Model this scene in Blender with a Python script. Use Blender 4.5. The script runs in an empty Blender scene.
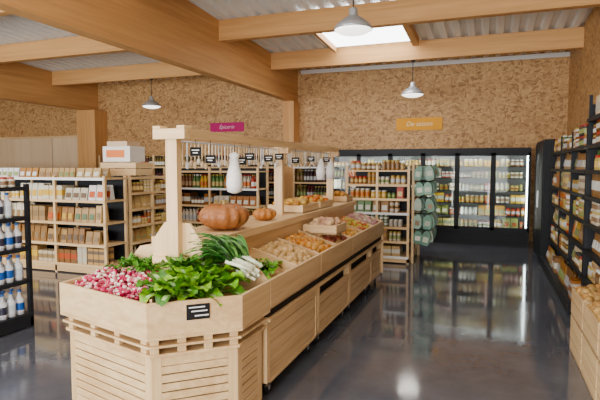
import bpy, math, random
from mathutils import Vector, Matrix, noise
R = random.Random(7)
scene = bpy.context.scene

# ---------------------------------------------------------------- materials
def new_mat(name):
    m = bpy.data.materials.new(name); m.use_nodes = True
    nt = m.node_tree; b = nt.nodes.get('Principled BSDF')
    return m, nt, b
def simple(name, col, rough=0.5, metal=0.0, emit=None, es=0.0, bscale=60, spec=.5):
    m, nt, b = new_mat(name)
    n = nt.nodes.new('ShaderNodeTexNoise'); n.inputs['Scale'].default_value = bscale
    tc = nt.nodes.new('ShaderNodeTexCoord'); nt.links.new(tc.outputs['Object'], n.inputs['Vector'])
    mx = nt.nodes.new('ShaderNodeMix'); mx.data_type = 'RGBA'
    mx.inputs[6].default_value = (col[0]*0.88, col[1]*0.88, col[2]*0.88, 1)
    mx.inputs[7].default_value = (min(1,col[0]*1.1), min(1,col[1]*1.1), min(1,col[2]*1.1), 1)
    nt.links.new(n.outputs['Fac'], mx.inputs[0]); nt.links.new(mx.outputs[2], b.inputs['Base Color'])
    b.inputs['Roughness'].default_value = rough; b.inputs['Metallic'].default_value = metal
    b.inputs['Specular IOR Level'].default_value = spec
    if emit:
        b.inputs['Emission Color'].default_value = (*emit, 1); b.inputs['Emission Strength'].default_value = es
    return m
def wood(name, c1, c2, axis, rough=0.5, dens=22):
    m, nt, b = new_mat(name)
    tc = nt.nodes.new('ShaderNodeTexCoord'); mp = nt.nodes.new('ShaderNodeMapping')
    sc = [dens]*3; sc[axis] = dens*0.05
    mp.inputs['Scale'].default_value = sc
    n = nt.nodes.new('ShaderNodeTexNoise'); n.inputs['Scale'].default_value = 1.0; n.inputs['Detail'].default_value = 5; n.inputs['Distortion'].default_value = 0.6
    nt.links.new(tc.outputs['Object'], mp.inputs[0]); nt.links.new(mp.outputs[0], n.inputs['Vector'])
    n2 = nt.nodes.new('ShaderNodeTexNoise'); n2.inputs['Scale'].default_value = 0.12
    nt.links.new(mp.outputs[0], n2.inputs['Vector'])
    ad = nt.nodes.new('ShaderNodeMath'); ad.operation = 'ADD'
    nt.links.new(n.outputs['Fac'], ad.inputs[0]); nt.links.new(n2.outputs['Fac'], ad.inputs[1])
    cr = nt.nodes.new('ShaderNodeValToRGB'); cr.color_ramp.elements[0].position = 0.38; cr.color_ramp.elements[1].position = 0.62
    ml = nt.nodes.new('ShaderNodeMath'); ml.operation = 'MULTIPLY'; ml.inputs[1].default_value = 0.5
    nt.links.new(ad.outputs[0], ml.inputs[0]); nt.links.new(ml.outputs[0], cr.inputs[0])
    cr.color_ramp.elements[0].color = (*c2, 1); cr.color_ramp.elements[1].color = (*c1, 1)
    nt.links.new(cr.outputs[0], b.inputs['Base Color']); b.inputs['Roughness'].default_value = rough
    return m
def osb(name, cols, rough=0.6):
    m, nt, b = new_mat(name)
    tc = nt.nodes.new('ShaderNodeTexCoord')
    outs=[]
    for sc,rot in (((14,14,34),.5),((34,34,14),-.4)):
        mp = nt.nodes.new('ShaderNodeMapping'); mp.inputs['Scale'].default_value = sc; mp.inputs['Rotation'].default_value=(rot,rot,rot)
        nz = nt.nodes.new('ShaderNodeTexNoise'); nz.inputs['Scale'].default_value = 5
        nt.links.new(tc.outputs['Object'], nz.inputs['Vector'])
        vm = nt.nodes.new('ShaderNodeMix'); vm.data_type = 'RGBA'; vm.inputs[0].default_value = 0.15
        nt.links.new(tc.outputs['Object'], vm.inputs[6]); nt.links.new(nz.outputs['Color'], vm.inputs[7]); nt.links.new(vm.outputs[2], mp.inputs[0])
        v = nt.nodes.new('ShaderNodeTexVoronoi'); v.inputs['Scale'].default_value = 1.0
        nt.links.new(mp.outputs[0], v.inputs['Vector'])
        sep = nt.nodes.new('ShaderNodeSeparateColor'); nt.links.new(v.outputs['Color'], sep.inputs[0]); outs.append(sep)
    gt = nt.nodes.new('ShaderNodeMath'); gt.operation='GREATER_THAN'; gt.inputs[1].default_value=.5; nt.links.new(outs[0].outputs[1], gt.inputs[0])
    mm = nt.nodes.new('ShaderNodeMix'); nt.links.new(gt.outputs[0], mm.inputs[0]); nt.links.new(outs[0].outputs[0], mm.inputs[2]); nt.links.new(outs[1].outputs[0], mm.inputs[3])
    cr = nt.nodes.new('ShaderNodeValToRGB'); e = cr.color_ramp.elements
    e[0].color = (*cols[0], 1); e[1].color = (*cols[2], 1); k = e.new(0.3); k.color = (*cols[1], 1)
    nt.links.new(mm.outputs[0], cr.inputs[0]); nt.links.new(cr.outputs[0], b.inputs['Base Color'])
    b.inputs['Roughness'].default_value = rough
    return m
def attr_mat(name, rough=0.45, noise_amt=0.15, scale=90):
    m, nt, b = new_mat(name)
    a = nt.nodes.new('ShaderNodeAttribute'); a.attribute_name = 'Col'
    n = nt.nodes.new('ShaderNodeTexNoise'); n.inputs['Scale'].default_value = scale
    tc = nt.nodes.new('ShaderNodeTexCoord'); nt.links.new(tc.outputs['Object'], n.inputs['Vector'])
    hs = nt.nodes.new('ShaderNodeHueSaturation'); mr = nt.nodes.new('ShaderNodeMapRange')
    hs.inputs['Saturation'].default_value = 1.15
    mr.inputs['From Min'].default_value = .3; mr.inputs['From Max'].default_value = .7
    mr.inputs['To Min'].default_value = 1-noise_amt; mr.inputs['To Max'].default_value = 1+noise_amt
    nt.links.new(n.outputs['Fac'], mr.inputs['Value']); nt.links.new(mr.outputs[0], hs.inputs['Value'])
    nt.links.new(a.outputs['Color'], hs.inputs['Color']); nt.links.new(hs.outputs[0], b.inputs['Base Color'])
    b.inputs['Roughness'].default_value = rough
    return m
BEAM1 = (0.70, 0.375, 0.13); BEAM2 = (0.52, 0.255, 0.075)
M_beamX = wood('glulam_x', BEAM1, BEAM2, 0, .6, 14)
M_beamY = wood('glulam_y', BEAM1, BEAM2, 1, .6, 14)
M_beamZ = wood('glulam_z', BEAM1, BEAM2, 2, .6, 14)
PL1 = (0.78, 0.55, 0.28); PL2 = (0.58, 0.365, 0.16)
M_plX = wood('pine_x', PL1, PL2, 0, .45, 30)
M_plY = wood('pine_y', PL1, PL2, 1, .45, 30)
M_plZ = wood('pine_z', PL1, PL2, 2, .45, 30)
M_ply = wood('plywood_panel', (0.76,0.57,0.36), (0.66,0.47,0.27), 2, .6, 8)
M_osb = osb('osb_wall', [(0.27,0.13,0.04), (0.44,0.235,0.08), (0.60,0.36,0.145)])
M_black = simple('black_metal', (0.012,0.013,0.016), .55, spec=.25)
M_dark = simple('recess_shade_and_seams', (0.02,0.017,0.014), .8, spec=.2)  # near-black colour stands in for shade in gaps; also seams and grille lines
M_grey = simple('grey_panel', (0.25,0.25,0.25), .5)
M_white = simple('white_paint', (0.8,0.8,0.78), .4)
M_deck = simple('ceiling_deck_steel', (0.86,0.88,0.86), .45)
M_cable = simple('cable_black', (0.02,0.02,0.02), .5)
M_alu = simple('lamp_enamel', (0.5,0.51,0.52), .3, .5)
M_bulb = simple('lamp_glow', (1,1,1), .3, 0, (1,.95,.85), 3.0)
M_sky = simple('skylight_diffuser', (1,1,1), .5, 0, (.95,.98,1), 8.0)
M_strip = simple('fridge_light_strip', (1,1,1), .5, 0, (.93,1,1), 22.0)
M_slate = simple('slate_tag', (0.01,0.01,0.01), .7, spec=.2)
M_prod = attr_mat('packaged_product', .4)
M_veg = attr_mat('vegetable_skin', .45, .2, 45)
M_leaf = attr_mat('leaf', .4, .3, 35)
def concrete():
    m, nt, b = new_mat('polished_concrete')
    tc = nt.nodes.new('ShaderNodeTexCoord')
    n = nt.nodes.new('ShaderNodeTexNoise'); n.inputs['Scale'].default_value = 1.3; n.inputs['Detail'].default_value = 9; n.inputs['Roughness'].default_value=.65
    nt.links.new(tc.outputs['Object'], n.inputs['Vector'])
    cr = nt.nodes.new('ShaderNodeValToRGB'); cr.color_ramp.elements[0].position=.3; cr.color_ramp.elements[1].position=.7
    cr.color_ramp.elements[0].color = (0.058,0.062,0.078,1); cr.color_ramp.elements[1].color = (0.115,0.120,0.142,1)
    nt.links.new(n.outputs['Fac'], cr.inputs[0]); nt.links.new(cr.outputs[0], b.inputs['Base Color'])
    mr = nt.nodes.new('ShaderNodeMapRange'); mr.inputs['From Min'].default_value=.3; mr.inputs['From Max'].default_value=.7; mr.inputs['To Min'].default_value=.04; mr.inputs['To Max'].default_value=.14
    nt.links.new(n.outputs['Fac'], mr.inputs['Value']); nt.links.new(mr.outputs[0], b.inputs['Roughness'])
    b.inputs['Specular IOR Level'].default_value = .9
    return m
M_floor = concrete()
def glass():
    m = bpy.data.materials.new('fridge_glass'); m.use_nodes = True; nt = m.node_tree; nt.nodes.clear()
    o = nt.nodes.new('ShaderNodeOutputMaterial'); t = nt.nodes.new('ShaderNodeBsdfTransparent'); g = nt.nodes.new('ShaderNodeBsdfGlossy')
    g.inputs['Roughness'].default_value = .02; mx = nt.nodes.new('ShaderNodeMixShader'); f = nt.nodes.new('ShaderNodeFresnel'); f.inputs[0].default_value = 1.22
    t.inputs[0].default_value = (.95,.98,.96,1)
    nt.links.new(f.outputs[0], mx.inputs[0]); nt.links.new(t.outputs[0], mx.inputs[1]); nt.links.new(g.outputs[0], mx.inputs[2]); nt.links.new(mx.outputs[0], o.inputs[0])
    return m
M_glass = glass()

# ---------------------------------------------------------------- mesh builder
class MB:
    def __init__(s): s.v=[]; s.f=[]; s.m=[]; s.c=[]; s.mats=[]; s.s=[]
    def mi(s, mat):
        if mat not in s.mats: s.mats.append(mat)
        return s.mats.index(mat)
    def add(s, vs, fs, mat, cols=(1,1,1), smooth=False):
        o=len(s.v); s.v.extend(vs); i=s.mi(mat)
        for k,f in enumerate(fs):
            s.f.append([a+o for a in f]); s.m.append(i)
            s.c.append(cols[k] if isinstance(cols, list) else cols); s.s.append(smooth)
    def box(s, x0,x1,y0,y1,z0,z1, mat, col=(1,1,1)):
        if x0>x1: x0,x1=x1,x0
        vs=[(x0,y0,z0),(x1,y0,z0),(x1,y1,z0),(x0,y1,z0),(x0,y0,z1),(x1,y0,z1),(x1,y1,z1),(x0,y1,z1)]
        s.add(vs,[(0,3,2,1),(4,5,6,7),(0,1,5,4),(1,2,6,5),(2,3,7,6),(3,0,4,7)],mat,col)
    def hexa(s, vs, mat, col=(1,1,1)):
        s.add(vs,[(0,3,2,1),(4,5,6,7),(0,1,5,4),(1,2,6,5),(2,3,7,6),(3,0,4,7)],mat,col)
    def wallseg(s, a, b, z0, z1, th, mat, col=(1,1,1)):
        dx,dy=b[0]-a[0],b[1]-a[1]; L=math.hypot(dx,dy); nx,ny=-dy/L*th,dx/L*th
        p=[(a[0],a[1]),(b[0],b[1]),(b[0]+nx,b[1]+ny),(a[0]+nx,a[1]+ny)]
        s.hexa([(q[0],q[1],z0) for q in p]+[(q[0],q[1],z1) for q in p],mat,col)
    def prism(s, poly, z0, z1, mat, col=(1,1,1)):
        n=len(poly); vs=[(x,y,z0) for x,y in poly]+[(x,y,z1) for x,y in poly]
        fs=[tuple(reversed(range(n))),tuple(range(n,2*n))]+[(i,(i+1)%n,n+(i+1)%n,n+i) for i in range(n)]
        s.add(vs,fs,mat,col)
    def yprism(s, poly, y0, y1, mat, col=(1,1,1)):
        n=len(poly); vs=[(x,y0,z) for x,z in poly]+[(x,y1,z) for x,z in poly]
        fs=[tuple(range(n)),tuple(reversed(range(n,2*n)))]+[(i,n+i,n+(i+1)%n,(i+1)%n) for i in range(n)]
        s.add(vs,fs,mat,col)
    def lathe(s, prof, c, mat, seg=8, smooth=True, M=None, rib=0, ribn=8):
        vs=[];fs=[];cols=[]
        for r,z,col in prof:
            for k in range(seg):
                a=2*math.pi*k/seg; rr=r*(1+rib*(abs(math.cos(a*ribn/2))-0.6)) if rib else r
                p=Vector((rr*math.cos(a),rr*math.sin(a),z))
                if M: p=M@p
                vs.append((p.x+c[0],p.y+c[1],p.z+c[2]))
        n=len(prof)
        for i in range(n-1):
            for k in range(seg):
                fs.append((i*seg+k,i*seg+(k+1)%seg,(i+1)*seg+(k+1)%seg,(i+1)*seg+k)); cols.append(prof[i+1][2])
        fs.append(tuple(range((n-1)*seg,n*seg))); cols.append(prof[-1][2])
        fs.append(tuple(reversed(range(seg)))); cols.append(prof[0][2])
        s.add(vs,fs,mat,cols,smooth)
    def rod(s, a, b, r, mat, col=(1,1,1), seg=8, r2=None):
        a=Vector(a); b=Vector(b); d=b-a; q=d.to_track_quat('Z','Y').to_matrix()
        s.lathe([(r,0,col),(r if r2 is None else r2,d.length,col)],a,mat,seg,True,q)
    def blob(s, c, rx,ry,rz, mat, col, M=None, seg=8, rings=5, tip=None, wob=0.0, ntip=1):
        vs=[];fs=[];cols=[]
        ph=R.random()*10
        for i in range(rings+1):
            t=math.pi*i/rings; 
            for k in range(seg):
                a=2*math.pi*k/seg; w=1+wob*math.sin(2*a+ph+t*2)
                p=Vector((rx*w*math.sin(t)*math.cos(a),ry*w*math.sin(t)*math.sin(a),-rz*math.cos(t)))
                if M: p=M@p
                vs.append((p.x+c[0],p.y+c[1],p.z+c[2]))
        for i in range(rings):
            for k in range(seg):
                fs.append((i*seg+k,i*seg+(k+1)%seg,(i+1)*seg+(k+1)%seg,(i+1)*seg+k))
                cols.append(tip if (tip and i<ntip) else col)
        s.add(vs,fs,mat,cols,True)
    def build(s, name, parent=None, bevel=0):
        me=bpy.data.meshes.new(name); me.from_pydata(s.v,[],s.f)
        for m in s.mats: me.materials.append(m)
        me.polygons.foreach_set('material_index',s.m); me.polygons.foreach_set('use_smooth',s.s)
        at=me.attributes.new('Col','FLOAT_COLOR','FACE')
        buf=[]
        for c in s.c: buf.extend((c[0],c[1],c[2],1.0))
        at.data.foreach_set('color',buf); me.update()
        o=bpy.data.objects.new(name,me); scene.collection.objects.link(o)
        if parent: o.parent=parent
        if bevel:
            b=o.modifiers.new('bevel','BEVEL'); b.width=bevel; b.segments=2; b.limit_method='ANGLE'
        return o
def empty(name):
    o=bpy.data.objects.new(name,None); scene.collection.objects.link(o); return o

# ---------------------------------------------------------------- room
XL,XR,YF,YB = -16.0,1.56,-4.0,12.0
def ceil(y): return 4.05+0.043*(12-y)
m=MB(); m.box(XL-.1,XR+.1,YF-.1,YB+.1,-.1,0,M_floor); m.build('floor')
m=MB(); m.box(XL-.1,XR+.1,YB,YB+.1,0,4.3,M_osb); m.build('wall_back')
m=MB(); m.box(XR,XR+.1,YF,YB,0,4.9,M_osb); m.build('wall_right')
m=MB(); m.box(XL-.1,XL,YF,YB,0,4.9,M_osb); m.build('wall_left')
m=MB()
wins=[(-13.5,-9.0),(-8.3,-3.6),(-2.6,0.9)]
prev=XL-.1
for a,b in wins:
    m.box(prev,a,YF-.1,YF,0,4.9,M_osb); m.box(a,b,YF-.1,YF,3.0,4.9,M_osb); m.box(a,b,YF-.1,YF,0,.35,M_osb); prev=b
m.box(prev,XR+.1,YF-.1,YF,0,4.9,M_osb); m.build('wall_front')
for i,(a,b) in enumerate(wins):
    m=MB()
    for x in [a+k*(b-a)/3 for k in range(4)]:
        m.box(max(a,x-.03),min(b,x+.03),YF-.09,YF-.02,.35,3.0,M_black)
    m.box(a,b,YF-.09,YF-.02,.35,.41,M_black); m.box(a,b,YF-.09,YF-.02,2.94,3.0,M_black)
    m.box(a,b,YF-.06,YF-.05,.41,2.94,M_glass)
    m.build('window_%d'%(i+1))
m=MB(); p=.25; x=XL-.1; prof=[]
while x<XR+.1:
    prof+= [(x,0),(x+.07,0),(x+.10,.06),(x+.19,.06),(x+.22,0)]; x+=p
vs=[];fs=[]
for (x,z) in prof:
    vs.append((x,YF-.1,ceil(YF-.1)+z)); vs.append((x,YB+.1,ceil(YB+.1)+z))
for i in range(len(prof)-1): fs.append((2*i,2*i+1,2*i+3,2*i+2))
m.add(vs,fs,M_deck)
vs=[(XL-.1,YF-.1,ceil(YF)+.12),(XR+.1,YF-.1,ceil(YF)+.12),(XR+.1,YB+.1,ceil(YB)+.12),(XL-.1,YB+.1,ceil(YB)+.12)]
m.add(vs,[(0,1,2,3)],M_deck); m.build('ceiling')
E=empty('skylight')
m=MB()
sx0,sx1,sy0,sy1=-2.97,-1.42,8.25,10.2
m.hexa([(sx0,sy0,ceil(sy0)-.03),(sx1,sy0,ceil(sy0)-.03),(sx1,sy1,ceil(sy1)-.03),(sx0,sy1,ceil(sy1)-.03),
        (sx0,sy0,ceil(sy0)),(sx1,sy0,ceil(sy0)),(sx1,sy1,ceil(sy1)),(sx0,sy1,ceil(sy1))],M_sky); m.build('diffuser',E)
m=MB()
for xa in (sx0-.05,sx1):
    z=lambda y:ceil(y)
    w=.05 if xa<-2 else .12
    m.hexa([(xa,sy0,z(sy0)-.14),(xa+w,sy0,z(sy0)-.14),(xa+w,sy1,z(sy1)-.14),(xa,sy1,z(sy1)-.14),(xa,sy0,z(sy0)),(xa+w,sy0,z(sy0)),(xa+w,sy1,z(sy1)),(xa,sy1,z(sy1))],M_beamY)
m.build('curb',E)
bi=0
for y in (10.4,8.1,5.8,3.5,1.2,-1.1,-3.4):
    for (xa,xb) in ((-4.5,XR),(-10.75,-4.7),(XL,-10.95)):
        z=ceil(y); m=MB(); m.box(xa,xb,y-.07,y+.07,z-.36,z,M_beamX); bi+=1; m.build('ceiling_joist' if bi==1 else 'ceiling_joist.%03d'%(bi-1))
for i,(xa,xb) in enumerate(((-4.7,-4.5),(-10.95,-10.75))):
    m=MB(); m.hexa([(xa,YF,3.24),(xb,YF,3.24),(xb,YB,3.24),(xa,YB,3.24),(xa,YF,ceil(YF)),(xb,YF,ceil(YF)),(xb,YB,ceil(YB)),(xa,YB,ceil(YB))],M_beamY)
    m.build('glulam_beam' if i==0 else 'glulam_beam.001')
m=MB(); m.box(-4.74,-4.46,11.62,YB,0,3.24,M_beamZ); m.build('wood_column')
m=MB(); m.box(-11.1,-10.45,11.5,YB,0,3.24,M_beamZ); m.build('wood_column.001')
m=MB(); m.box(XL,-11.15,11.93,YB,0,2.5,M_ply); 
for x in (-15,-12.5): m.box(x,x+.01,11.925,11.93,0,2.5,M_dark)
m.build('wall_back_lining')
m=MB(); m.box(XL,-11.15,11.9,YB,2.5,2.56,M_plX); m.build('trim_1')
m=MB(); m.box(-4.4,XR,11.96,YB,3.93,4.02,M_white); m.build('trim_2')

def pendant(name,x,y,zr,ztop,e=60):
    E=empty(name); m=MB(); w=(1,1,1)
    m.lathe([(.222,0,w),(.222,.02,w),(.19,.06,w),(.13,.11,w),(.07,.15,w),(.05,.17,w),(.05,.23,w),(.03,.25,w)],(x,y,zr),M_alu,28)
    m.build('shade',E)
    m=MB(); m.lathe([(.10,-.05,w),(.17,-.03,w),(.215,-.002,w)],(x,y,zr),M_bulb,24); m.build('diffuser',E)
    m=MB(); m.rod((x,y,zr+.25),(x,y,ztop),.008,M_cable); m.lathe([(.04,0,w),(.04,.03,w)],(x,y,ztop-.03),M_cable,12); m.build('cord',E)
    l=bpy.data.lights.new(name+'_light','SPOT'); l.energy=e; l.spot_size=2.6; l.spot_blend=.6; l.shadow_soft_size=.2; l.color=(1,.94,.84)
    o=bpy.data.objects.new('light',l); scene.collection.objects.link(o); o.location=(x,y,zr-.1); o.parent=E
pendant('pendant_lamp',-1.49,5.8,3.22,ceil(5.8)-.36,25)
pendant('pendant_lamp.001',-1.44,10.4,3.08,ceil(10.4)-.36)
pendant('pendant_lamp.002',-7.7,10.4,3.1,ceil(10.4)-.36,100)

def sign(name,cx,z,w,h,col,txt,size,tc):
    E=empty(name); m=MB(); m.box(cx-w/2,cx+w/2,YB-.03,YB-.002,z-h/2,z+h/2,simple(name+'_m',col,.6,spec=.2)); m.build('board',E)
    c=bpy.data.curves.new(name+'_txt','FONT'); c.body=txt; c.size=size; c.align_x='CENTER'; c.align_y='CENTER'; c.extrude=.003; c.shear=.3
    o=bpy.data.objects.new('lettering',c); scene.collection.objects.link(o); o.location=(cx,YB-.034,z); o.rotation_euler=(math.pi/2,0,0)
    c.materials.append(simple(name+'_ink',tc,.6)); o.parent=E
sign('wall_sign',-1.5,2.62,1.04,.28,(.80,.36,.015),'De saison',.15,(.9,.72,.4))
sign('wall_sign.001',-6.5,2.68,1.0,.24,(.50,.01,.15),'Épicerie',.14,(.85,.5,.65))

# ---------------------------------------------------------------- products
def jar(m,x,y,z,r,h,c,lab,lid):
    m.lathe([(r*.9,0,c),(r,h*.08,c),(r,h*.25,c),(r,h*.62,lab),(r,h*.74,c),(r*.78,h*.84,c),(r*.82,h*.86,lid),(r*.82,h,lid)],(x,y,z),M_prod,8)
def bottle(m,x,y,z,r,h,c,lab,lid):
    m.lathe([(r,0,c),(r,h*.18,c),(r,h*.48,lab),(r,h*.6,c),(r*.4,h*.75,c),(r*.36,h*.9,c),(r*.42,h*.91,lid),(r*.42,h,lid)],(x,y,z),M_prod,8)
def pouch(m,x,y,z,w,d,h,c,lab,ax='x'):
    a,b=w/2,d/2
    def P(u,v,zz): return (x+u,y+v,zz) if ax=='x' else (x+v,y-u,zz)
    m.hexa([P(-a,-b,z),P(a,-b,z),P(a,b,z),P(-a,b,z),P(-a,-b*.2,z+h),P(a,-b*.2,z+h),P(a,b*.2,z+h),P(-a,b*.2,z+h)],M_prod,c)
    m.hexa([P(-a*.7,-b-.004,z+h*.2),P(a*.7,-b-.004,z+h*.2),P(a*.7,0,z+h*.2),P(-a*.7,0,z+h*.2),P(-a*.7,-b*.58-.006,z+h*.6),P(a*.7,-b*.58-.006,z+h*.6),P(a*.7,0,z+h*.6),P(-a*.7,0,z+h*.6)],M_prod,lab)
def carton(m,x,y,z,w,d,h,c,lab):
    m.box(x-w/2,x+w/2,y-d/2,y+d/2,z,z+h,M_prod,c)
    m.box(x-w/2-.002,x+w/2+.002,y-d/2-.002,y+d/2+.002,z+h*.3,z+h*.7,M_prod,lab)
def pick(p): 
    c=R.choice(p); k=R.uniform(.75,1.1); return (c[0]*k,c[1]*k,c[2]*k)
PAL_TAN=[(.45,.28,.12),(.55,.38,.18),(.30,.16,.06),(.65,.55,.38),(.22,.11,.04),(.55,.42,.15),(.38,.2,.08)]
PAL_WHITE=[(.78,.77,.74),(.68,.62,.48),(.75,.70,.58),(.42,.28,.14),(.7,.68,.62)]
PAL_MIX=[(.45,.05,.03),(.55,.33,.05),(.15,.06,.02),(.08,.16,.04),(.6,.52,.4),(.38,.18,.05),(.06,.04,.03),(.3,.12,.04)]
PAL_WINE=[(.02,.025,.012),(.03,.01,.01),(.05,.035,.01),(.08,.015,.015),(.14,.10,.02)]
PAL_LAB=[(.72,.68,.56),(.6,.45,.2),(.5,.5,.5),(.7,.7,.66),(.5,.16,.06),(.25,.3,.12),(.3,.2,.12)]
PAL_LID=[(.5,.38,.12),(.7,.7,.66),(.4,.04,.03),(.03,.03,.03),(.5,.34,.1)]
def fill(m,x0,x1,y0,y1,z,maxh,kind,pal,lab=PAL_LAB,faces='S',axis='x',stack=False):
    L0,L1=(x0,x1) if axis=='x' else (y0,y1); D0,D1=(y0,y1) if axis=='x' else (x0,x1)
    t=L0+.01
    while t<L1-.06:
        c=pick(pal); lb=pick(lab); ld=pick(PAL_LID); g=R.randint(2,4)
        k=kind if kind!='mix' else R.choice(['jar','pouch','pouch','carton','bottle'])
        if k in('jar','pouch','carton') and R.random()<.22 and maxh>.15: k=R.choice(['jar','pouch','carton'])
        if k=='jar': w=R.uniform(.065,.09); h=min(maxh,R.uniform(.10,.18))
        elif k=='bottle': w=R.uniform(.075,.085); h=min(maxh,R.uniform(.27,.31))
        elif k=='pouch': w=R.uniform(.10,.15); h=min(maxh,R.uniform(.18,.27))
        elif k=='milk': w=.095; h=min(maxh,.25)
        else: w=R.uniform(.08,.17); h=min(maxh,R.uniform(.10,.25))
        reps=[0]
        if stack and k in('jar','carton') and 2*h<maxh+.02: reps=[0,h+.001]
        for _ in range(g):
            if t+w>L1: break
            ds=[D0+w*.6+i*w*1.1 for i in range(2)] if faces!='E' else [D1-w*.6-i*w*1.1 for i in range(2)]
            for dd in ds:
                if dd<D0+w*.45 or dd>D1-w*.45: continue
                cx,cy=(t+w/2,dd) if axis=='x' else (dd,t+w/2)
                for dz in reps:
                    zz=z+dz
                    if k=='jar': jar(m,cx,cy,zz,w*.46,h,c,lb,ld)
                    elif k=='bottle': bottle(m,cx,cy,zz,w*.46,h,c,lb,ld)
                    elif k=='milk': bottle(m,cx,cy,zz,w*.46,h,(.75,.77,.8),R.choice([(.04,.12,.4),(.6,.65,.7),(.03,.03,.05)]),(.1,.2,.5))
                    elif k=='pouch': pouch(m,cx,cy,zz,w*.92*(1 if faces!='E' or axis=='x' else -1),w*.6*(1 if faces!='E' or axis=='x' else -1),h,c,lb,axis)
                    else: carton(m,cx,cy,zz,w*.93,w*.93,h,c,lb)
            t+=w*1.04
        t+=.012

def shelf_frame(name,x0,x1,y0,y1,H,levels,post,board,bay=1.0,axis='x',back=None,pt=.04):
    E=empty(name); m=MB()
    L0,L1=(x0,x1) if axis=='x' else (y0,y1); n=max(1,round((L1-L0)/bay)); st=(L1-L0-pt)/n
    for i in range(n+1):
        t=L0+i*st
        for d in ((y0,y1-pt) if axis=='x' else (x0,x1-pt)):
            if axis=='x': m.box(t,t+pt,d,d+pt,0,H,post)
            else: m.box(d,d+pt,t,t+pt,0,H,post)
    m.build('posts',E)
    m=MB()
    for z in levels: m.box(x0+.002,x1-.002,y0+.002,y1-.002,z-.025,z,board)
    m.box(x0,x1,y0,y1,0.02,levels[0]-.025,board)
    for z in levels:
        if axis=='x': m.box(x0+.01,x1-.01,y0-.012,y0+.002,z-.035,z+.005,M_white if R.random()<.3 else board)
        else: m.box(x1-.002,x1+.01,y0+.01,y1-.01,z-.035,z+.005,board)
    m.build('shelves',E)
    if back:
        m=MB()
        if back=='yb': m.box(x0+.001,x1-.001,y1-.015,y1-.001,levels[0],H-.02,M_black)
        if back=='x0': m.box(x0+.05,x0+.065,y0+.04,y1-.04,levels[0],H-.02,M_black)
        m.build('back_panel',E)
    return E
def prod(name,fn,parent=None):
    m=MB(); fn(m); return m.build(name,parent)

lv=[.15,.5,.83,1.14]
S=shelf_frame('metal_shelf',-4.82,-4.34,2.3,3.84,1.47,lv+[1.44],M_black,M_black,.8,'y')
def f(m):
    for z in lv: fill(m,-4.78,-4.37,2.36,3.8,z,.27,'milk',PAL_WHITE,axis='y',faces='E')
    fill(m,-4.78,-4.37,2.36,3.75,1.44,.1,'jar',PAL_WHITE,axis='y',faces='E')
prod('milk_bottles',f,S)
lv=[.15,.46,.79,1.13]
S=shelf_frame('wooden_shelf',-9.2,-5.3,6.0,6.5,1.5,lv+[1.47],M_plZ,M_plX,.97,back='yb')
LB=[(.3,.2,.1),(.15,.1,.06),(.6,.4,.1),(.5,.12,.06),(.6,.55,.45),(.12,.2,.1)]
def f(m):
    for i,z in enumerate(lv): fill(m,-9.14,-5.36,6.02,6.44,z,.26,['carton','pouch','pouch','pouch'][i],[PAL_TAN,PAL_TAN,PAL_WHITE+PAL_TAN,PAL_WHITE][i],LB,stack=True)
    fill(m,-9.14,-5.36,6.02,6.48,1.47,.15,'pouch',PAL_WHITE+PAL_TAN)
prod('grocery_packages',f,S)
lv=[.15,.42,.69,.96,1.22]
S=shelf_frame('wooden_shelf.001',-5.85,-5.3,6.56,7.75,1.5,lv+[1.47],M_plZ,M_plY,.58,'y',back='x0')
def f(m):
    for i,z in enumerate(lv): fill(m,-5.7,-5.33,6.62,7.7,z,.2,['mix','pouch','jar','pouch','jar'][i],PAL_TAN,axis='y',faces='E',stack=True)
prod('grocery_jars',f,S)
E=empty('stacked_boxes'); m=MB()
bx0,bx1=-5.95,-5.25
m.box(bx0,bx1,6.65,7.1,1.502,1.515,M_plX)
for k in range(2):
    z0=1.515+k*.10
    m.box(bx0,bx1,6.65,6.67,z0,z0+.09,M_plX); m.box(bx0,bx1,7.08,7.1,z0,z0+.09,M_plX); m.box(bx0,bx0+.02,6.67,7.08,z0,z0+.09,M_plY); m.box(bx1-.02,bx1,6.67,7.08,z0,z0+.09,M_plY)
m.build('crate',E)
m=MB(); m.box(bx0+.03,bx1-.13,6.68,7.06,1.72,1.97,M_prod,(.78,.74,.68)); m.box(bx0+.1,bx0+.46,6.675,6.68,1.79,1.91,M_prod,(.75,.2,.05)); m.box(bx0+.03,bx1-.13,6.85,6.87,1.97,1.974,M_prod,(.6,.45,.28)); m.box(bx0+.1,bx1-.2,6.7,7.04,1.974,2.05,M_prod,(.6,.45,.3)); m.build('carton_box',E)
lv=[.15,.5,.85,1.2]
S=shelf_frame('wooden_shelf.002',-13.5,-7.0,9.0,9.5,1.6,lv+[1.55],M_plZ,M_plX,1.08,back='yb')
def f(m):
    for i,z in enumerate(lv): fill(m,-13.4,-7.06,9.02,9.44,z,.28,['mix','bottle','mix','jar'][i],PAL_MIX,stack=True)
prod('grocery_packages',f,S)
S=shelf_frame('wooden_shelf.003',-6.4,-4.2,9.0,9.5,1.62,lv+[1.55],M_plZ,M_plX,1.1,back='yb')
def f(m):
    for i,z in enumerate(lv): fill(m,-6.35,-4.26,9.02,9.44,z,.28,['bottle','bottle','mix','bottle'][i],PAL_MIX)
prod('oil_bottles',f,S)
lv=[.15,.52,.89,1.26,1.63]
S=shelf_frame('wine_shelf',-10.3,-4.8,11.45,11.95,1.95,lv,M_plZ,M_plX,.94,back='yb')
S2=shelf_frame('wine_shelf.001',-4.42,-3.5,11.45,11.95,1.95,lv,M_plZ,M_plX,.94,back='yb')
prod('wine_bottles',lambda m:[fill(m,-10.2,-4.86,11.47,11.9,z,.3,'bottle',PAL_WINE) for z in lv],S)
prod('wine_bottles',lambda m:[fill(m,-4.36,-3.56,11.47,11.9,z,.3,'bottle',PAL_WINE) for z in lv],S2)
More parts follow.
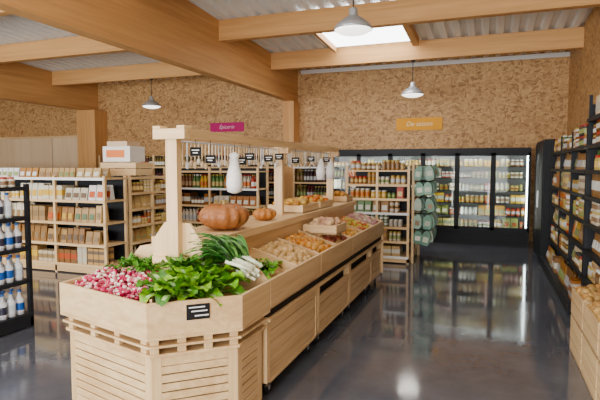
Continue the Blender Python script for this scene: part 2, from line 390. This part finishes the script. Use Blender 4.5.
lv=[.12,.38,.62,.86,1.10,1.34]
S=shelf_frame('wooden_shelf.004',-2.3,-1.2,8.5,9.6,1.66,lv,M_plZ,M_plX,.55)
def f(m):
    for i,z in enumerate(lv):
        fill(m,-2.24,-1.26,8.51,8.95,z,.2,['carton','jar','jar','pouch','jar','jar'][i],PAL_TAN+PAL_MIX,stack=True)
        fill(m,-2.26,-1.8,9.07,9.55,z,.2,'carton',PAL_TAN+PAL_MIX,axis='y',faces='W')
        fill(m,-1.75,-1.24,9.07,9.55,z,.2,'jar',PAL_TAN,axis='y',faces='E')
    fill(m,-2.24,-1.26,8.52,9.0,1.58,.18,'jar',PAL_TAN)
m=MB(); m.box(-2.298,-1.202,8.502,9.598,1.555,1.58,M_plX); m.box(-2.25,-1.25,9.03,9.045,.12,1.555,M_black); m.build('top_board',S)
prod('preserve_jars',f,S)
E=empty('bag_display_rack'); m=MB()
lz=(.58,.85,1.12,1.39,1.66)
for y in (8.62,9.45):
    m.box(-1.18,-1.14,y,y+.03,0,1.72,M_plZ)
    for z in lz: m.rod((-1.16,y+.015,z),(-.86,y+.015,z),.007,M_black)
for z in lz:
    for x in (-1.06,-.90): m.rod((x,8.5,z),(x,9.48,z),.006,M_black)
m.build('rack',E)
m=MB()
for z in lz:
  for xc in (-1.06,-.90):
    for k in range(8):
        y=8.52+k*.13+R.uniform(-.02,.02); x=xc+R.uniform(-.015,.015); c=pick([(.10,.23,.15),(.18,.33,.23),(.34,.44,.34),(.07,.16,.10),(.24,.38,.29)])
        w=R.uniform(.06,.073); hh=R.uniform(.20,.25); ra=R.uniform(-.25,.25)
        rt=lambda L:[(x+a*math.cos(ra)-b*math.sin(ra),z-.006+a*math.sin(ra)+b*math.cos(ra)) for a,b in L]
        m.yprism(rt([(-w*.2,0),(-w*.7,-.03),(-w,-.09),(-w,-hh*.8),(-w*.7,-hh),(w*.7,-hh),(w,-hh*.8),(w,-.09),(w*.7,-.03),(w*.2,0)]),y-.025,y+.025,M_prod,c)
        m.yprism(rt([(-w*.6,-hh*.42),(-w*.6,-hh*.78),(w*.6,-hh*.78),(w*.6,-hh*.42)]),y-.028,y+.01,M_prod,pick([(.6,.6,.5),(.25,.16,.08),(.45,.48,.36)]))
m.build('bags',E)

# ---------------------------------------------------------------- fridges
E=empty('refrigerated_display_cabinet')
fx0,fx1,fy0,fy1,FH=-3.4,.82,11.1,11.9,2.02
m=MB()
m.box(fx0,fx1,fy1-.05,fy1,0,FH,M_black); m.box(fx0,fx0+.04,fy0,fy1-.05,0,FH,M_black); m.box(fx1-.04,fx1,fy0,fy1-.05,0,FH,M_black)
m.box(fx0+.04,fx1-.04,fy0,fy1-.05,FH-.12,FH,M_black); m.box(fx0+.04,fx1-.04,fy0,fy1-.05,0,.33,M_black)
m.build('carcass',E)
m=MB(); m.box(fx0+.04,fx1-.04,fy1-.06,fy1-.05,.33,FH-.12,M_grey); m.build('liner',E)
m=MB(); nd=6; dw=(fx1-fx0)/nd
for i in range(nd+1):
    x=fx0+i*dw; m.box(max(fx0,x-.05),min(fx1,x+.05),fy0-.04,fy0-.005,.33,FH-.1,M_black)
for z0,z1 in ((.33,.39),(FH-.16,FH-.1)): m.box(fx0,fx1,fy0-.04,fy0-.005,z0,z1,M_black)
for i in range(nd): m.box(fx0+(i+1)*dw-.09,fx0+(i+1)*dw-.075,fy0-.08,fy0-.04,.8,1.3,M_alu)
for k in range(5): m.box(fx0,fx1,fy0-.012,fy0,.06+k*.05,.068+k*.05,M_dark)
m.build('door_frames',E)
m=MB(); m.box(fx0+.02,fx1-.02,fy0-.025,fy0-.02,.39,FH-.16,M_glass); m.build('glass_doors',E)
m=MB()
for i in range(nd+1):
    x=min(max(fx0+i*dw,fx0+.06),fx1-.06); m.box(x-.012,x+.012,fy0+.01,fy0+.03,.4,FH-.16,M_strip)
m.box(fx0+.1,fx1-.1,fy0+.03,fy0+.06,FH-.15,FH-.125,M_strip)
m.build('light_strips',E)
flv=[.36,.62,.88,1.14,1.40,1.64]
m=MB()
for z in flv: m.box(fx0+.05,fx1-.05,fy0+.12,fy1-.06,z-.012,z,M_black)
m.build('shelves',E)
PAL_F=[(.75,.7,.5),(.65,.55,.2),(.5,.28,.08),(.75,.7,.62),(.3,.35,.10),(.7,.45,.07),(.2,.08,.03),(.55,.12,.05)]
m=MB()
for z in flv: fill(m,fx0+.06,fx1-.06,fy0+.13,fy1-.1,z,.2 if z<1.6 else .15,'jar',PAL_F)
m.build('chilled_jars',E)

# ---------------------------------------------------------------- right wall shelving
lvR=[.15,.46,.76,1.05,1.33,1.6,1.86]
def rack(name,y0,y1,H,levels,base):
    E=empty(name); m=MB(); n=round((y1-y0)/.98); st=(y1-y0-.03)/n
    for i in range(n+1):
        y=y0+i*st; m.box(1.0,1.03,y,y+.03,0,H,M_black); m.box(1.5,1.54,y,y+.03,0,H,M_black)
        m.box(1.03,1.5,y+.01,y+.02,.1,H-.1,M_black)
    m.box(1.54,1.555,y0,y1,.1,H,M_black); m.build('frame',E)
    m=MB()
    for j,z in enumerate(levels):
        xf=base if j==0 else .99
        m.box(xf,1.53,y0,y1,z-.025,z,M_black); m.box(xf-.008,xf,y0,y1,z-.03,z+.01,M_black)
    m.box(base,base+.03,y0,y1,0.02,levels[0]-.03,M_black); m.build('shelves',E)
    return E
S1=rack('metal_shelf.001',6.2,9.3,2.08,lvR,.87)
S2=rack('metal_shelf.002',2.2,6.15,2.4,lvR+[2.14],1.0)
kinds=['pouch','jar','pouch','jar','carton','pouch','jar','carton']
def f(m):
    for i,z in enumerate(lvR): 
        fill(m,1.0 if i else .9,1.5,6.25,9.25,z,.25,kinds[i],PAL_TAN if i%2 else PAL_TAN+PAL_MIX,axis='y',faces='W',stack=True)
prod('packaged_goods',f,S1)
def f(m):
    for i,z in enumerate(lvR+[2.14]): 
        fill(m,1.02,1.5,4.0,6.1,z,.25,kinds[i],PAL_TAN+PAL_TAN+PAL_MIX,axis='y',faces='W',stack=True)
prod('packaged_goods',f,S2)
m=MB(); m.box(.9,1.54,9.45,10.95,0,2.1,M_black)
m.box(.885,.9,9.48,10.18,.1,2.06,M_black); m.box(.885,.9,10.22,10.92,.1,2.06,M_black); m.box(.86,.885,10.12,10.15,.9,1.2,M_alu); m.build('black_cabinet')
def crate(m,x0,x1,y0,y1,z0,z1,t=.015,slats=3):
    h=(z1-z0)/slats
    m.box(x0,x1,y0,y1,z0,z0+.012,M_plY)
    for k in range(slats):
        a=z0+k*h+.004; b=z0+(k+1)*h-.006
        m.box(x0,x1,y0,y0+t,a,b,M_plX); m.box(x0,x1,y1-t,y1,a,b,M_plX)
        m.box(x0,x0+t,y0+t,y1-t,a,b,M_plY); m.box(x1-t,x1,y0+t,y1-t,a,b,M_plY)
    for cx in (x0+t,x1-2*t-.005):
        for cy in (y0+t,y1-2*t-.005): m.box(cx,cx+.02,cy,cy+.02,z0,z1,M_plZ)
def heap(m,x0,x1,y0,y1,zf,n,size,pal,wob=.12,elong=1.3,mat=None,tip=None,mound=.05):
    for _ in range(n):
        x=R.uniform(x0+size,x1-size); y=R.uniform(y0+size,y1-size)
        u=1-abs(2*(x-x0)/(x1-x0)-1); v=1-abs(2*(y-y0)/(y1-y0)-1)
        z=zf(x,y)+R.uniform(-.3,1)*size+mound*min(1,2*min(u,v))
        M=Matrix.Rotation(R.uniform(0,6.3),3,'Z')@Matrix.Rotation(R.uniform(-1,1),3,'X')
        s=size*R.uniform(.8,1.15); c=pick(pal)
        m.blob((x,y,z),s*elong,s,s*.9,mat or M_veg,c,M,7,5,tip,wob)
ci=0
for y in (2.7,3.3,3.9,4.5):
    m=MB(); crate(m,.74,.985,y,y+.56,.33,.58,slats=2); crate(m,.74,.985,y,y+.56,.0,.32,slats=3)
    heap(m,.75,.975,y+.02,y+.54,lambda x,y:.52,80,.035,[(.45,.27,.11),(.5,.32,.14),(.4,.22,.09)])
    m.build('vegetable_crate' if ci==0 else 'vegetable_crate.%03d'%ci); ci+=1

# ---------------------------------------------------------------- island
ISL=empty('produce_display_island')
P0=(-2.68,2.58);P1=(-1.79,2.33);P2=(-1.37,2.70);P3=(-1.37,3.12);P5=(-2.68,3.12)
ZT=.87
m=MB()
for a,b in ((P0,P1),(P1,P2),(P2,P3),(P5,P0)):
    m.wallseg(a,b,.67,ZT,.022,M_plX if a!=P2 else M_plY)
m.prism([P0,P1,P2,P3,P5],.65,.67,M_plX)
def inset(poly,d):
    out=[]; n=len(poly)
    for i in range(n):
        a,b,c=Vector(poly[i-1]),Vector(poly[i]),Vector(poly[(i+1)%n])
        n1=Vector((-(b-a).y,(b-a).x)).normalized(); n2=Vector((-(c-b).y,(c-b).x)).normalized()
        k=(n1+n2).normalized(); out.append(tuple(b+k*(d/max(.3,k.dot(n1)))))
    return out
poly=[P0,P1,P2,P3,P5]
pi=inset(poly,.045); pd=inset(poly,.075)
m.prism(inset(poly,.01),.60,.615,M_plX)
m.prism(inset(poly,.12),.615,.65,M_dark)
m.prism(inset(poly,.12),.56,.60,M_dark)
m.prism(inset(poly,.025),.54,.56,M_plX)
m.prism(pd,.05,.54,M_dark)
for i in range(4):
    if i==3: a,b=Vector(pi[4]),Vector(pi[0])
    else: a,b=Vector(pi[i]),Vector(pi[i+1])
    d=(b-a).normalized(); mt=M_plX if i<2 else M_plY
    m.wallseg(a,a+d*.06,.05,.54,.022,M_plZ); m.wallseg(b-d*.06,b,.05,.54,.022,M_plZ)
    m.wallseg(a+d*.06,b-d*.06,.48,.54,.022,mt); m.wallseg(a+d*.06,b-d*.06,.05,.11,.022,mt)
    nn=7; h=(.48-.11)/nn
    for k in range(nn): m.wallseg(a+d*.06,b-d*.06,.11+k*h+.004,.11+(k+1)*h-.004,.016,mt)
for (a,b) in ((P0,P1),(P1,P2)):
    A=Vector(a);B=Vector(b)
    for t in (.08,.36,.64,.92):
        c=A.lerp(B,t); d=(B-A).normalized()*.025; nrm=Vector((-d.y,d.x)).normalized()*.03
        m.wallseg(c-d+nrm,c+d+nrm,.56,.65,.03,M_plZ)
m.wallseg((-1.80,2.40),(-2.02,2.95),.67,.88,.016,M_plY)
m.build('end_bin',ISL,bevel=.003)
XC=-1.995
def mir(x,s): return XC+s*(x-XC)
mods=[3.12,4.25,5.38,6.5,7.15]
m=MB(); mw=MB()
for s in (1,-1):
    for i in range(len(mods)-1):
        a,b=mods[i]+.006,mods[i+1]-.006
        m.box(mir(-1.37,s),mir(-1.395,s),a,b,.68,ZT,M_plY)
        m.box(mir(-1.39,s),mir(-1.80,s),a,b,.655,.68,M_plY)
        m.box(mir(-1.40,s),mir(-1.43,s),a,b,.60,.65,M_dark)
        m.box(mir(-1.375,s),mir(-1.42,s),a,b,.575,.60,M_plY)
        m.box(mir(-1.46,s),mir(-1.99,s),a+.02,b-.02,.13,.6,M_dark)  # near-black core paints the shade inside the open bays
        m.box(mir(-1.40,s),mir(-1.46,s),a,a+.05,.12,.6,M_plZ); m.box(mir(-1.40,s),mir(-1.46,s),b-.05,b,.12,.6,M_plZ)
        top=.575 if i==0 else .47
        m.box(mir(-1.40,s),mir(-1.425,s),a+.05,b-.05,top-.075,top,M_plY)
        nb=4 if i==0 else 3; hb=(top-.08-.14)/nb
        for k in range(nb): m.box(mir(-1.405,s),mir(-1.425,s),a+.05,b-.05,.14+k*hb+.002,.14+(k+1)*hb-.003,M_plY)
        m.box(mir(-1.40,s),mir(-1.46,s),a,b,.12,.14,M_plY)
        xs=[mir(-1.395,s),mir(-1.80,s)]
        q=[(xs[0],.76),(xs[1],.90),(xs[1],.885),(xs[0],.745)]
        m.yprism(q if s>0 else q[::-1],a,b,M_plY)
        for yy in (mods[i]+.14,mods[i+1]-.14):
            x=mir(-1.46,s); mw.lathe([(.045,-.012,(1,1,1)),(.05,-.008,(1,1,1)),(.05,.008,(1,1,1)),(.045,.012,(1,1,1))],(x,yy,.05),M_black,14,True,Matrix.Rotation(math.pi/2,3,'Y'))
            mw.box(x-.02,x+.02,yy-.01,yy+.03,.09,.12,M_grey); mw.box(x-.02,x-.015,yy-.012,yy+.012,.04,.1,M_grey); mw.box(x+.015,x+.02,yy-.012,yy+.012,.04,.1,M_grey)
    for yy in (3.12,3.68,4.25,4.81,5.38,5.94,6.5,7.13):
        h=.15 if yy<3.2 else .02
        q=[(mir(-1.395,s),.70),(mir(-1.395,s),.875),(mir(-1.55,s),.90+h),(mir(-1.80,s),.98+h*.8),(mir(-1.80,s),.70)]
        m.yprism(q if s<0 else q[::-1],yy,yy+.016,M_plX)
    m.box(mir(-1.80,s),mir(-1.82,s),3.0,7.14,.6,1.10,M_plY)
    m.box(mir(-1.76,s),mir(-1.78,s),2.98,7.15,1.09,1.15,M_plY)
m.box(-2.62,-1.37,7.135,7.15,.12,.87,M_plX)
m.box(mir(-1.78,-1),-1.78,2.98,7.15,1.12,1.15,M_plY)
m.build('bins',ISL,bevel=.002); mw.build('castors',ISL)
m=MB()
m.yprism([(-2.20,.82),(-1.80,.82),(-1.80,1.13),(-1.90,1.26),(-2.10,1.26),(-2.20,1.13)],2.955,2.98,M_plZ)
m.box(-2.19,-1.81,2.93,2.955,.95,1.02,M_plX)
def post(y,w=.09):
    m.box(-2.04,-1.95,y,y+w*.6,1.15,1.86,M_plZ)
m.box(-2.045,-1.955,2.90,2.955,.72,1.86,M_plZ)
m.box(-2.13,-1.88,2.88,2.97,1.83,1.90,M_plX)
m.box(-2.13,-2.07,2.88,2.97,1.90,1.92,M_plX); m.box(-1.94,-1.88,2.88,2.97,1.90,1.92,M_plX)
for y in (4.75,6.55):
    post(y); m.box(-2.13,-1.88,y-.01,y+.07,1.78,1.835,M_plX)
for x in (-2.12,-1.94): m.box(x,x+.045,2.97,6.64,1.835,1.90,M_plY)
for y in (3.5,4.2,5.3,6.0): m.box(-2.11,-1.90,y,y+.03,1.86,1.885,M_plX)
m.build('overhead_frame',ISL,bevel=.003)
m=MB()
def tag(x,y,z,w=.085,h=.06):
    m.box(x-w/2,x+w/2,y-.003,y+.003,z-h,z,M_slate); m.box(x-w*.35,x+w*.35,y-.0045,y-.003,z-h*.4,z-h*.28,M_white); m.box(x-w*.25,x+w*.2,y-.0045,y-.003,z-h*.7,z-h*.58,M_white)
    m.rod((x,y,z),(x,y,1.84),.002,M_cable,seg=5)
for (y,z) in ((3.05,1.78),(3.25,1.73),(3.75,1.72),(3.9,1.76),(4.3,1.75),(4.55,1.77),(5.0,1.74),(5.5,1.76),(6.1,1.76)):
    tag(-1.90,y,z)
m.build('price_tags',ISL)
m=MB()
A=Vector(P1);B=Vector(P2);d=(B-A).normalized(); nn=Vector((d.y,-d.x))
p=A.lerp(B,.40)+nn*.004; q=A.lerp(B,.64)+nn*.004
m.wallseg(p,q,.755,.845,-.006,M_slate)
for k,(t0,t1,z) in enumerate(((.1,.8,.825),(.2,.9,.802),(.35,.95,.775))):
    m.wallseg(p.lerp(q,t0)+nn*.008,p.lerp(q,t1)+nn*.008,z,z+.007,-.002,M_white)
m.build('chalk_label',ISL)
m=MB()
m.rod((-2.0,2.98,1.82),(-2.0,6.55,1.82),.006,M_alu)
y=3.05
while y<6.5:
    L=R.uniform(.12,.17); c=pick([(.62,.48,.3),(.7,.62,.5),(.5,.38,.24),(.65,.65,.62)])
    m.rod((-2.0,y,1.82),(-2.0,y,1.82-L),.007,M_prod,c,6); m.blob((-2.0,y,1.82-L),.018,.012,.028,M_prod,c,None,6,4)
    y+=.05
m.build('hanging_utensils',ISL)
m=MB(); w=(.84,.82,.78)
m.lathe([(.02,-.33,w),(.056,-.315,w),(.066,-.26,w),(.06,-.18,w),(.042,-.11,w),(.034,-.05,w),(.044,-.02,w),(.01,0,w)],(-1.90,3.62,1.76),M_prod,14)
m.rod((-1.90,3.62,1.76),(-1.90,3.62,1.84),.003,M_cable,seg=5)
w=(.75,.73,.7)
for yy in (5.9,6.3):
    m.lathe([(.02,-.26,w),(.05,-.25,w),(.06,-.16,w),(.035,-.05,w),(.01,0,w)],(-1.91,yy,1.74),M_prod,12); m.rod((-1.91,yy,1.74),(-1.91,yy,1.84),.003,M_cable,seg=5)
m.build('hanging_cloth_bags',ISL)

def pumpkin(name,x,y,z,r,h,c,n=10):
    m=MB(); pr=[]
    for i in range(13):
        t=math.pi*i/12; rr=r*math.sin(t)**.8 if 0<i<12 else r*.06
        zz=h/2-h/2*math.cos(t)
        if i>=11: zz=h*(.93 if i==11 else .86)
        pr.append((rr,zz,c))
    m.lathe(pr,(x,y,z+.001),M_veg,60,True,None,.16,n)
    s=(.3,.22,.09)
    m.lathe([(.022,h*.84,s),(.014,h*.95,s),(.012,h*1.05,s),(.018,h*1.08,s)],(x,y,z),M_veg,8)
    m.build(name)
pumpkin('pumpkin',-1.93,3.50,1.15,.185,.215,(.30,.13,.06),12)
pumpkin('pumpkin.001',-1.92,4.25,1.15,.105,.115,(.44,.20,.08),10)
m=MB()
for (y0,y1) in ((4.95,5.45),(5.55,6.05),(6.7,7.05)):
    crate(m,-2.2,-1.80,y0,y1,1.152,1.24,slats=1)
m.build('shelf_crates',ISL)
m=MB()
for (y0,y1,c) in ((4.95,5.45,[(.6,.3,.1),(.6,.40,.14)]),(5.55,6.05,[(.6,.18,.05),(.65,.42,.12)]),(6.7,7.05,[(.5,.25,.08)])):
    heap(m,-2.18,-1.82,y0+.02,y1-.02,lambda x,y:1.2,40,.04,c,.05,1.1,mound=.03)
m.build('gourds',ISL)

def slope(x,y): 
    t=(-1.395-x)/(.405); return .79+.13*t
cont=[('potatoes',3.71,4.23,[(.58,.38,.17),(.64,.44,.22)],.035),('onions',4.28,4.79,[(.55,.24,.07),(.6,.33,.12)],.035),
      ('beetroots',4.84,5.36,[(.42,.26,.12),(.28,.09,.06)],.035),('carrots',5.4,5.92,[(.65,.30,.07),(.6,.36,.12)],.032),
      ('apples',5.97,6.48,[(.52,.42,.08),(.52,.14,.05)],.036),('turnips',6.53,7.1,[(.55,.42,.3),(.42,.2,.2)],.038)]
for nm,a,b,pal,sz in cont:
    m=MB(); heap(m,-1.80,-1.39,a,b,slope,130,sz,pal,.1,1.25,mound=.05)
    heap(m,-2.6,-2.19,a,b,lambda x,y:slope(2*XC-x,y),70,sz,pal,.1,1.25,mound=.03); m.build(nm)
m=MB(); crate(m,-1.78,-1.42,4.9,5.3,.95,1.05,slats=1); heap(m,-1.76,-1.44,4.92,5.28,lambda x,y:1.01,45,.032,[(.6,.42,.25),(.5,.3,.2)]); m.build('produce_tray',ISL)

def inpoly(x,y,poly):
    c=False;n=len(poly)
    for i in range(n):
        x1,y1=poly[i];x2,y2=poly[(i+1)%n]
        if (y1>y)!=(y2>y) and x<(x2-x1)*(y-y1)/(y2-y1)+x1: c=not c
    return c
m=MB(); rp=[(-2.64,2.63),(-1.84,2.40),(-2.04,2.93),(-2.64,3.0)]
cnt=0
while cnt<620:
    x=R.uniform(-2.65,-1.8); y=R.uniform(2.38,3.0)
    if not inpoly(x,y,rp): continue
    cnt+=1
    z=.81+R.uniform(0,.06)+.07*max(0,(y-2.55)/.45)*.6
    M=Matrix.Rotation(R.uniform(0,6.3),3,'Z')@Matrix.Rotation(R.uniform(.3,2.8),3,'X')
    s=R.uniform(.012,.017); m.blob((x,y,z),s,s,s*1.6,M_veg,pick([(.50,.03,.10),(.58,.08,.16),(.36,.02,.06),(.62,.18,.23)]),M,7,6,(.80,.70,.60),0,R.choice([1,2,3]))
    if R.random()<.3:
        q=M@Vector((0,0,-s*1.5)); e=M@Vector((0,0,-s*3.4)); m.rod((x+q.x,y+q.y,z+q.z),(x+e.x,y+e.y,z+e.z),.002,M_veg,(.7,.6,.5),4,.0006)
m.add([(-2.64,2.61,.79),(-1.83,2.39,.79),(-2.04,2.94,.83),(-2.64,3.0,.83)],[(0,1,2,3)],M_veg,(.2,.05,.05))
m.build('radishes')

def leaf(m,base,yaw,pitch,L,W,c,ruff=.02,curl=.6,rib=None,nx=5,ny=8):
    Mz=Matrix.Rotation(yaw,3,'Z'); vs=[];fs=[];cols=[]
    ang=pitch; px,pz=0.0,0.0; ph=R.random()*6
    for j in range(ny+1):
        t=j/ny
        w=W*(math.sin(math.pi*min(1,.08+t*.88))**.7)*(.35+.65*min(1,t*2.2))
        for i in range(nx+1):
            u=i/nx*2-1
            z=pz+abs(u)**1.5*w*.35+ruff*abs(u)*math.sin(ph+t*17+u*3)+R.uniform(-.003,.003)
            p=Mz@Vector((px,u*w,z)); vs.append((p.x+base[0],p.y+base[1],max(.70,p.z+base[2])))
        px+=math.cos(ang)*L/ny; pz+=math.sin(ang)*L/ny; ang-=curl*1.6/ny
    for j in range(ny):
        for i in range(nx):
            a=j*(nx+1)+i; fs.append((a,a+1,a+nx+2,a+nx+1))
            mid=(i==nx//2) and j<ny*.7
            k=R.uniform(.8,1.2); cc=rib if (mid and rib) else c
            cols.append((cc[0]*k,cc[1]*k,cc[2]*k))
    m.add(vs,fs,M_leaf,cols,True)
m=MB()
G=[(.08,.24,.02),(.14,.35,.03),(.05,.15,.018),(.24,.46,.06),(.11,.30,.03)]
for (cx,cy,dz) in ((-1.85,2.58,0),(-1.68,2.66,0),(-1.57,2.79,0),(-1.80,2.76,.03),(-1.66,2.84,.02),(-1.90,2.84,.06),(-1.74,2.55,0),(-1.78,2.92,.06)):
    for k in range(11):
        a=k*2.4+R.uniform(-.3,.3); ring=k/11
        L=.20*(1-.25*ring)+R.uniform(-.02,.03)
        leaf(m,(cx+math.cos(a)*.015,cy+math.sin(a)*.015,.84+dz+.035*ring+R.uniform(0,.02)),a,.5+ring*.9,L,.066,pick(G),.012,.9,(.40,.56,.26),5,9)
m.build('lettuce_heads')
m=MB()
for k in range(110):
    a=R.uniform(0,6.3); cx=R.uniform(-2.5,-2.1); cy=R.uniform(2.92,3.1)
    leaf(m,(cx,cy,.91),a,R.uniform(.3,1.3),R.uniform(.07,.13),.022,pick([(.07,.2,.03),(.12,.3,.05)]),.01,.6,None,3,5)
m.build('herb_bunch')
m=MB()
for k in range(20):
    y=2.90+R.uniform(0,.19); x=-1.40-R.uniform(0,.05); z=.90+R.uniform(0,.09)
    a=Vector((x,y,z)); yaw=math.pi-R.uniform(-.4,.6); d=Vector((math.cos(yaw),math.sin(yaw),.35)).normalized()
    b=a+d*.15; m.rod(a,b,.010,M_veg,(.78,.82,.62),8,.012)
    for q in range(7):
        leaf(m,(b-d*.02),yaw+R.uniform(-.45,.45),R.uniform(.5,1.25),R.uniform(.22,.36),.017,pick([(.05,.17,.04),(.08,.24,.06),(.16,.34,.10)]),.004,.9,None,2,7)
m.build('leek_bunch')
m=MB()
for k in range(60):
    a=R.uniform(0,6.3)
    leaf(m,(R.uniform(-1.72,-1.45),R.uniform(3.22,3.58),.86+.06*R.random()),a,R.uniform(.1,.7),R.uniform(.08,.14),.03,pick(G),.01,.7)
m.build('spinach_leaves')

# ---------------------------------------------------------------- lights
def area(name,loc,rot,sx,sy,e,col=(1,1,1)):
    l=bpy.data.lights.new(name,'AREA'); l.shape='RECTANGLE'; l.size=sx; l.size_y=sy; l.energy=e; l.color=col
    o=bpy.data.objects.new(name,l); scene.collection.objects.link(o); o.location=loc; o.rotation_euler=rot
for i,(a,b) in enumerate(wins):
    area('window_daylight_%d'%i,((a+b)/2,YF+.35,1.7),(math.radians(100),0,0),b-a,2.6,520,(.98,.99,1))
area('overhead_fill_a',(-2,1.5,4.0),(0,0,0),4,3,145,(1,.98,.94))  # added out-of-view soft fill over the near aisle, no fixture there
area('overhead_fill_b',(-8.5,2.5,4.0),(0,0,0),5,4,260,(1,.98,.94))  # second added fill, unseen, lifts the left side of the hall
w=bpy.data.worlds.new('World'); scene.world=w; w.use_nodes=True
bg=w.node_tree.nodes['Background']; bg.inputs[0].default_value=(.88,.94,1,1); bg.inputs[1].default_value=1.5

cam=bpy.data.cameras.new('camera'); co=bpy.data.objects.new('camera',cam); scene.collection.objects.link(co)
co.location=(0,0,1.65); co.rotation_euler=(math.radians(90-3.85),0,math.radians(20.3)); cam.lens=30.3; cam.sensor_width=36; cam.clip_start=.05
scene.camera=co
